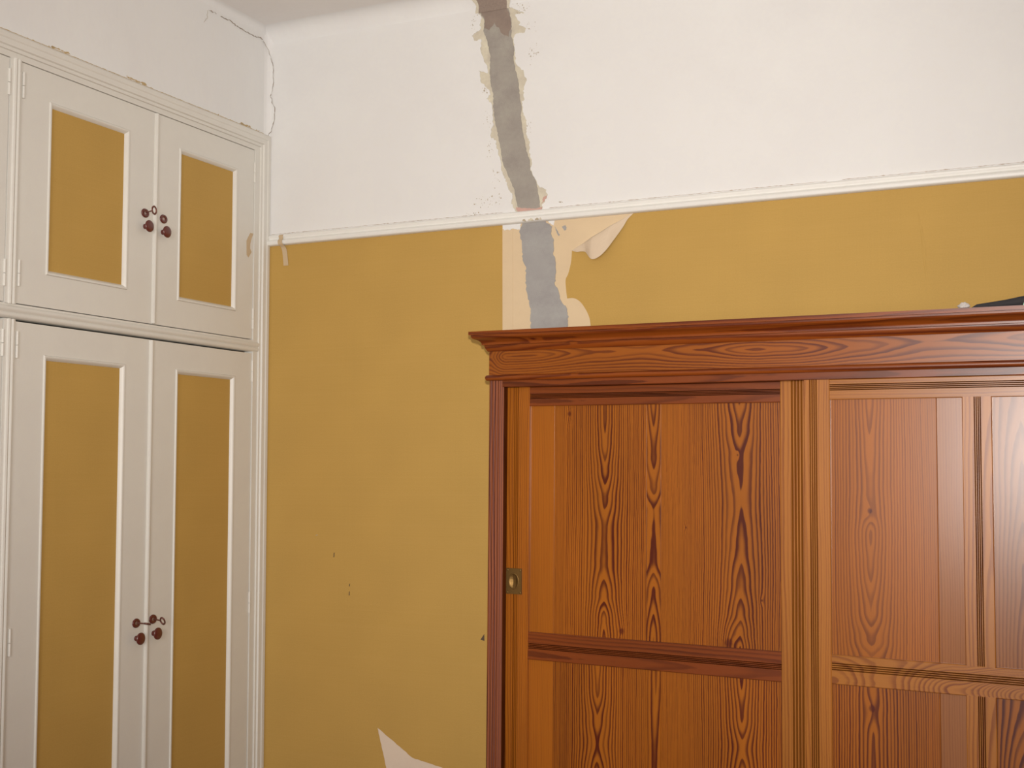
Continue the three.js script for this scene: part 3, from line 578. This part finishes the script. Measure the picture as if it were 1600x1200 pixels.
  for (const x of [XL + 0.05, XR - 0.05]) for (const z of [-0.05, ZB + 0.06]) {
    const f = mesh('foot', new THREE.LatheGeometry(V2([[0, -0.004 + 0.0104 * x], [0.03, -0.004 + 0.0104 * x], [0.042, 0.03], [0.045, 0.06], [0.035, 0.09], [0.03, 0.105], [0, 0.105]]), 20), footMat, WR);
    f.position.set(x, 0, z);
  }

  // --- a sliding door: stiles, rails, boards
  const Y0 = 0.14, YB = 0.25;
  function slidingDoor(label, zf, top, mid, stiles, cols, mats) {
    const g = new THREE.Group(); g.name = 'door'; WR.add(g); tag(g, label);
    const zb = zf - 0.024, zp = zf - 0.011;
    for (const [a, b, g0, g1, n, mt] of stiles) mesh('stile', prism(reeded(a, b, zf, zb, g0, g1, n), 'y', Y0, 1.868, 0), mt, g);
    const xa = stiles[0][1], xb = stiles[stiles.length - 1][0];
    for (const [ya, yb, g0, g1, mt] of [[top, 1.868, ...mats.topG, mats.top], [mid[0], mid[1], ...mats.midG, mats.mid], [Y0, YB, 0.18, 0.20, mats.mid]]) {
      const spans = mats.split ? [[xa, mats.split[0]], [mats.split[1], xb]] : [[xa, xb]];
      for (const [a, b] of (yb < 1.5 && !mats.splitMid) || yb > 1.5 ? [[xa, xb]] : spans) mesh('rail', prism(reeded(ya, yb, zf - 0.0012, zb, g0, g1, 4, true), 'x', a, b, 0), mt, g);
    }
    for (const [a, b, upper, lower, tilt = 0] of cols) {
      const face = plain(a, b, zp, zp - 0.012); for (const q of face) if (q[1] > zp - 0.005) q[1] += tilt * (b - q[0]);
      mesh('plank', prism(face, 'y', mid[1] - 0.006, top + 0.006, 0), upper, g);
      mesh('plank', prism(plain(a, b, zp, zp - 0.012), 'y', YB - 0.006, mid[0] + 0.006, 0), lower, g);
    }
    return g;
  }
  const HU = 0.78, HL = 0.73;         // lengths of upper and lower boards
  const st = (seed, tone, o = {}) => woodMaterial({ w: 0.12, h: 1.75, seed, tone, freq: 109, ca: -0.05, d: [[0, 0.03], [1.75, 0.06]], contrast: 0.5, ...o });
  // left door, running behind the right one
  const A1 = woodMaterial({ w: 0.34, h: HU, seed: 1, ca: 0.183, freq: 111, wander: 0.008, d: [[0, 0.002], [0.06, 0.012], [0.14, 0.030], [0.24, 0.040], [0.36, 0.042], [0.46, 0.033], [0.55, 0.021], [0.64, 0.010], [0.72, 0.004], [0.78, 0.003]], knots: [[0.055, 0.735, 0.016, 0.006], [0.245, 0.03, 0.02, -0.008]] });
  const B1 = woodMaterial({ w: 0.055, h: HU, seed: 2, ca: 0.025, freq: 101, wander: 0.006, d: [[0, 0.004], [0.16, 0.024], [0.26, 0.040], [0.42, 0.044], [0.5, 0.030], [0.6, 0.018], [0.78, 0.004]] });
  const C1 = woodMaterial({ w: 0.40, h: HU, seed: 3, ca: 0.262, freq: 108, wander: 0.010, d: [[0, 0.001], [0.05, 0.014], [0.11, 0.024], [0.20, 0.034], [0.32, 0.042], [0.46, 0.048], [0.60, 0.046], [0.68, 0.038], [0.78, 0.030]], knots: [[0.225, 0.018, 0.03, -0.014], [0.330, 0.155, 0.008, 0.006], [0.085, 0.37, 0.006, 0.005], [0.255, 0.60, 0.007, 0.005]] });
  const P1 = woodMaterial({ w: 0.10, h: HU, seed: 4, ca: -0.12, freq: 92, contrast: 0.35, d: [[0, 0.02], [HU, 0.05]] });
  const A1l = woodMaterial({ w: 0.34, h: HL, seed: 5, ca: 0.160, freq: 109, wander: 0.006, d: [[0, 0.003], [0.26, 0.006], [0.36, 0.018], [0.46, 0.032], [0.54, 0.024], [0.64, 0.008], [0.73, 0.003]] });
  const B1l = woodMaterial({ w: 0.055, h: HL, seed: 6, ca: 0.03, freq: 101, d: [[0, 0.01], [0.4, 0.02], [0.73, 0.01]], contrast: 0.8 });
  const C1l = woodMaterial({ w: 0.40, h: HL, seed: 7, ca: 0.265, freq: 105, wander: 0.006, d: [[0, 0.004], [0.30, 0.010], [0.42, 0.022], [0.50, 0.032], [0.60, 0.018], [0.73, 0.003]] });
  const C2l = woodMaterial({ w: 0.10, h: HL, seed: 8, ca: 0.045, freq: 101, wander: 0.005, d: [[0, 0.0], [0.25, 0.008], [0.45, 0.022], [0.60, 0.038], [0.73, 0.052]] });
  const redRail = woodMaterial({ w: 0.12, h: 1.0, seed: 9, tone: 'red', freq: 101, ca: 0.02, d: [[0, 0.03], [1, 0.05]], contrast: 0.7 });
  const d1 = slidingDoor('left sliding door with red-brown rails and brass flush pull', -0.040, 1.804, [0.957, 1.048],
    [[-0.729, -0.644, -0.703, -0.684, 3, st(10, 'amber')], [0.217, 0.302, 0.249, 0.288, 4, st(11, 'honey')]],
    [[-0.650, -0.555, P1, P1], [-0.555, -0.225, A1, A1l], [-0.225, -0.176, B1, B1l], [-0.176, 0.223, C1, C1l]],
    { topG: [1.828, 1.846], midG: [0.992, 1.012], top: redRail, mid: redRail });
  // an oval-cupped plate let into the left stile
  {
    const px0 = -0.725, px1 = -0.667, py0 = 1.171, py1 = 1.257, cx = (px0 + px1) / 2, cy = (py0 + py1) / 2, rx = 0.0155, ry = 0.0235;
    const ell = (k, n = 32) => Array.from({ length: n }, (_, i) => [cx + k * rx * Math.cos(i / n * 2 * Math.PI), cy + k * ry * Math.sin(i / n * 2 * Math.PI)]);
    const plate = sheetZ(rect(px0, px1, py0, py1), [ell(1)], -0.040, -0.0345);
    const T = new Tri();                      // the hollow
    const P = (k, i) => { const a = i / 32 * 2 * Math.PI; return [cx + k * rx * Math.cos(a), cy + k * ry * Math.sin(a), -0.0395 + 0.005 * k * k]; };
    for (let k = 0; k < 6; k++) for (let i = 0; i < 32; i++) T.quad(P(k / 6, i), P((k + 1) / 6, i), P((k + 1) / 6, i + 1), P(k / 6, i + 1), [0, 0], [0, 0], [0, 0], [0, 0]);
    const ring = new THREE.TorusGeometry(1, 0.09, 8, 36); ring.scale(rx * 1.12, ry * 1.08, 0.012); ring.translate(cx, cy, -0.0342);
    const parts = [plate, T.geo(0.8), ring.toNonIndexed()];
    for (const [sx, sy] of [[1, 1], [-1, 1], [1, -1], [-1, -1]]) { const s = new THREE.SphereGeometry(0.0032, 12, 8); s.scale(1, 1, 0.45); s.translate(cx + sx * 0.0235, cy + sy * 0.0375, -0.0345); parts.push(s.toNonIndexed()); }
    for (const g of parts) for (const n of Object.keys(g.attributes)) if (!['position', 'normal', 'uv'].includes(n)) g.deleteAttribute(n);
    tag(mesh('flush_pull', mergeGeometries(parts), M.brass, d1), 'aged brass plate with an oval finger hollow');
  }
  // right door in front
  const A2 = woodMaterial({ w: 0.31, h: HU, seed: 21, tone: 'amber', ca: 0.120, freq: 101, wander: 0.005, d: [[0, 0.052], [0.06, 0.040], [0.14, 0.026], [0.28, 0.012], [0.36, 0.005], [0.42, 0.016], [0.5, 0.022], [0.62, 0.016], [HU, 0.006]], knots: [[0.118, 0.43, 0.016, 0.012]], contrast: 0.62 });
  const B2 = woodMaterial({ w: 0.08, h: HU, seed: 22, tone: 'brown', ca: -0.09, freq: 92, contrast: 0.35, d: [[0, 0.02], [HU, 0.05]], rough: 0.23 });
  const C2 = woodMaterial({ w: 0.18, h: HU, seed: 23, tone: 'brown', ca: 0.075, freq: 97, wander: 0.006, d: [[0, 0.0], [0.25, 0.020], [0.5, 0.036], [HU, 0.052]], contrast: 0.75, rough: 0.25 });
  const D2 = woodMaterial({ w: 0.22, h: HU, seed: 24, tone: 'amber', ca: 0.1, freq: 97, d: [[0, 0.02], [HU, 0.01]] });
  const A2l = woodMaterial({ w: 0.31, h: HL, seed: 25, ca: 0.123, freq: 101, wander: 0.005, d: [[0, 0.008], [0.45, 0.010], [0.62, 0.012], [0.68, 0.006], [HL, 0.012]], knots: [[0.118, 0.665, 0.02, 0.014]] });
  const B2l = woodMaterial({ w: 0.08, h: HL, seed: 26, tone: 'brown', ca: -0.09, freq: 92, contrast: 0.35, d: [[0, 0.02], [HL, 0.05]] });
  const C3l = woodMaterial({ w: 0.18, h: HL, seed: 27, ca: 0.075, freq: 88, wander: 0.006, d: [[0, 0.002], [0.35, 0.008], [0.5, 0.02], [HL, 0.05]] });
  const railTop = woodMaterial({ w: 0.1, h: 1.0, seed: 28, tone: 'honey', freq: 101, ca: 0.09, d: [[0, 0.02], [1, 0.04]], contrast: 0.4 });
  const railMid = woodMaterial({ w: 0.12, h: 1.0, seed: 29, tone: 'honey', freq: 95, ca: 0.01, wander: 0.004, d: [[0, 0.05], [0.15, 0.09], [0.35, 0.16], [0.55, 0.23], [0.8, 0.30], [1, 0.36]], contrast: 0.7 });
  slidingDoor('right sliding door in front, with light reeded rails', -0.008, 1.808, [0.971, 1.056],
    [[0.298, 0.376, 0.314, 0.339, 4, st(12, 'honey')], [1.204, 1.282, 1.231, 1.255, 4, st(13, 'honey')]],
    [[0.370, 0.679, A2, A2l], [0.679, 0.752, B2, B2l, 0.018], [0.828, 1.01, C2, C3l, 0.017], [1.01, 1.210, D2, A2l]],
    { topG: [1.834, 1.855], midG: [1.010, 1.034], top: railTop, mid: railMid });
  const dr = WR.children[WR.children.length - 1];
  for (const [ya, yb] of [[1.054, 1.810], [YB - 0.002, 0.973]]) mesh('muntin', prism(reeded(0.750, 0.830, -0.0085, -0.03, 0.781, 0.802, 4), 'y', ya, yb, 0), st(14, 'honey', { ca: 0.075, contrast: 0.7 }), dr);
}

/* ------------------------------------------------------------------ things lying on the wardrobe */
{
  const put = (o, x, z) => { const e = WR.rotation, p = new THREE.Vector3(x, 2.0562, z).applyEuler(e).add(WR.position); o.position.copy(p); o.rotation.copy(e); };
  // dark cloth bag, flat at one end and rising to the right
  const rows = 26, prof = (t) => 0.017 + 0.045 * t + 0.03 * t * t;
  const T = new Tri(), ringPts = [];
  for (let i = 0; i <= rows; i++) {
    const t = i / rows, x = 0.42 * t, hgt = i === 0 ? 0.008 : prof(t) * (1 + 0.06 * N3(t * 7, 2.2, 1)), dz = 0.06 + 0.02 * Math.sin(Math.PI * Math.min(1, t * 1.2)), ring = [];
    for (let k = 0; k < 20; k++) { const a = k / 20 * 2 * Math.PI, c = Math.cos(a), s = Math.sin(a); ring.push([x + (i === 0 ? 0 : 0.006 * N3(k, t * 6, 4)), hgt * (0.5 + 0.5 * Math.sign(s) * Math.pow(Math.abs(s), 0.7)), dz * Math.sign(c) * Math.pow(Math.abs(c), 0.6)]); }
    ringPts.push(ring);
  }
  for (let i = 0; i < rows; i++) for (let k = 0; k < 20; k++) { const m = (k + 1) % 20; T.quad(ringPts[i][k], ringPts[i + 1][k], ringPts[i + 1][m], ringPts[i][m], [i / 20, k / 20], [(i + 1) / 20, k / 20], [(i + 1) / 20, (k + 1) / 20], [i / 20, (k + 1) / 20]); }
  for (const [r, f] of [[ringPts[0], 0], [ringPts[rows], 1]]) for (let k = 1; k < 19; k++) f ? T.tri(r[0], r[k + 1], r[k], [0, 0], [0, 0], [0, 0]) : T.tri(r[0], r[k], r[k + 1], [0, 0], [0, 0], [0, 0]);
  const bag = tag(mesh('cloth_bag', T.geo(1.2), M.blackCloth), 'black cloth bag lying flat on top of the wardrobe', 'bag');
  put(bag, 0.776, -0.072);
  const pp = new THREE.IcosahedronGeometry(1, 3); { const p = pp.attributes.position; for (let i = 0; i < p.count; i++) { const x = p.getX(i), y = p.getY(i), z = p.getZ(i), k = 1 + 0.45 * N3(x * 1.6, y * 1.6, z * 1.6 + 3) + 0.2 * N3(x * 4, y * 4, z * 4); p.setXYZ(i, 0.015 * x * k * (1 - 0.35 * y), Math.max(0, 0.008 + 0.009 * y * k), 0.016 * z * k); } pp.computeVertexNormals(); }
  put(tag(mesh('paper_scrap', pp, M.paper), 'crumpled grey-white paper scrap at the bag\'s flat end', 'paper'), 0.766, 0.034);
  const gp = new THREE.BoxGeometry(0.16, 0.035, 0.022, 6, 2, 2); gp.translate(0.08, 0.0175, 0); { const p = gp.attributes.position; for (let i = 0; i < p.count; i++) if (p.getX(i) < 0.03) p.setX(i, p.getX(i) + 0.012 * (p.getY(i) / 0.035)); gp.computeVertexNormals(); }
  put(tag(mesh('green_packet', gp, M.green), 'pale green packet in front of the black bag', 'packet'), 0.922, 0.038);
}

scene.traverse((o) => { if (o.isMesh) { o.castShadow = true; o.receiveShadow = true; } });
renderer.render(scene, camera);
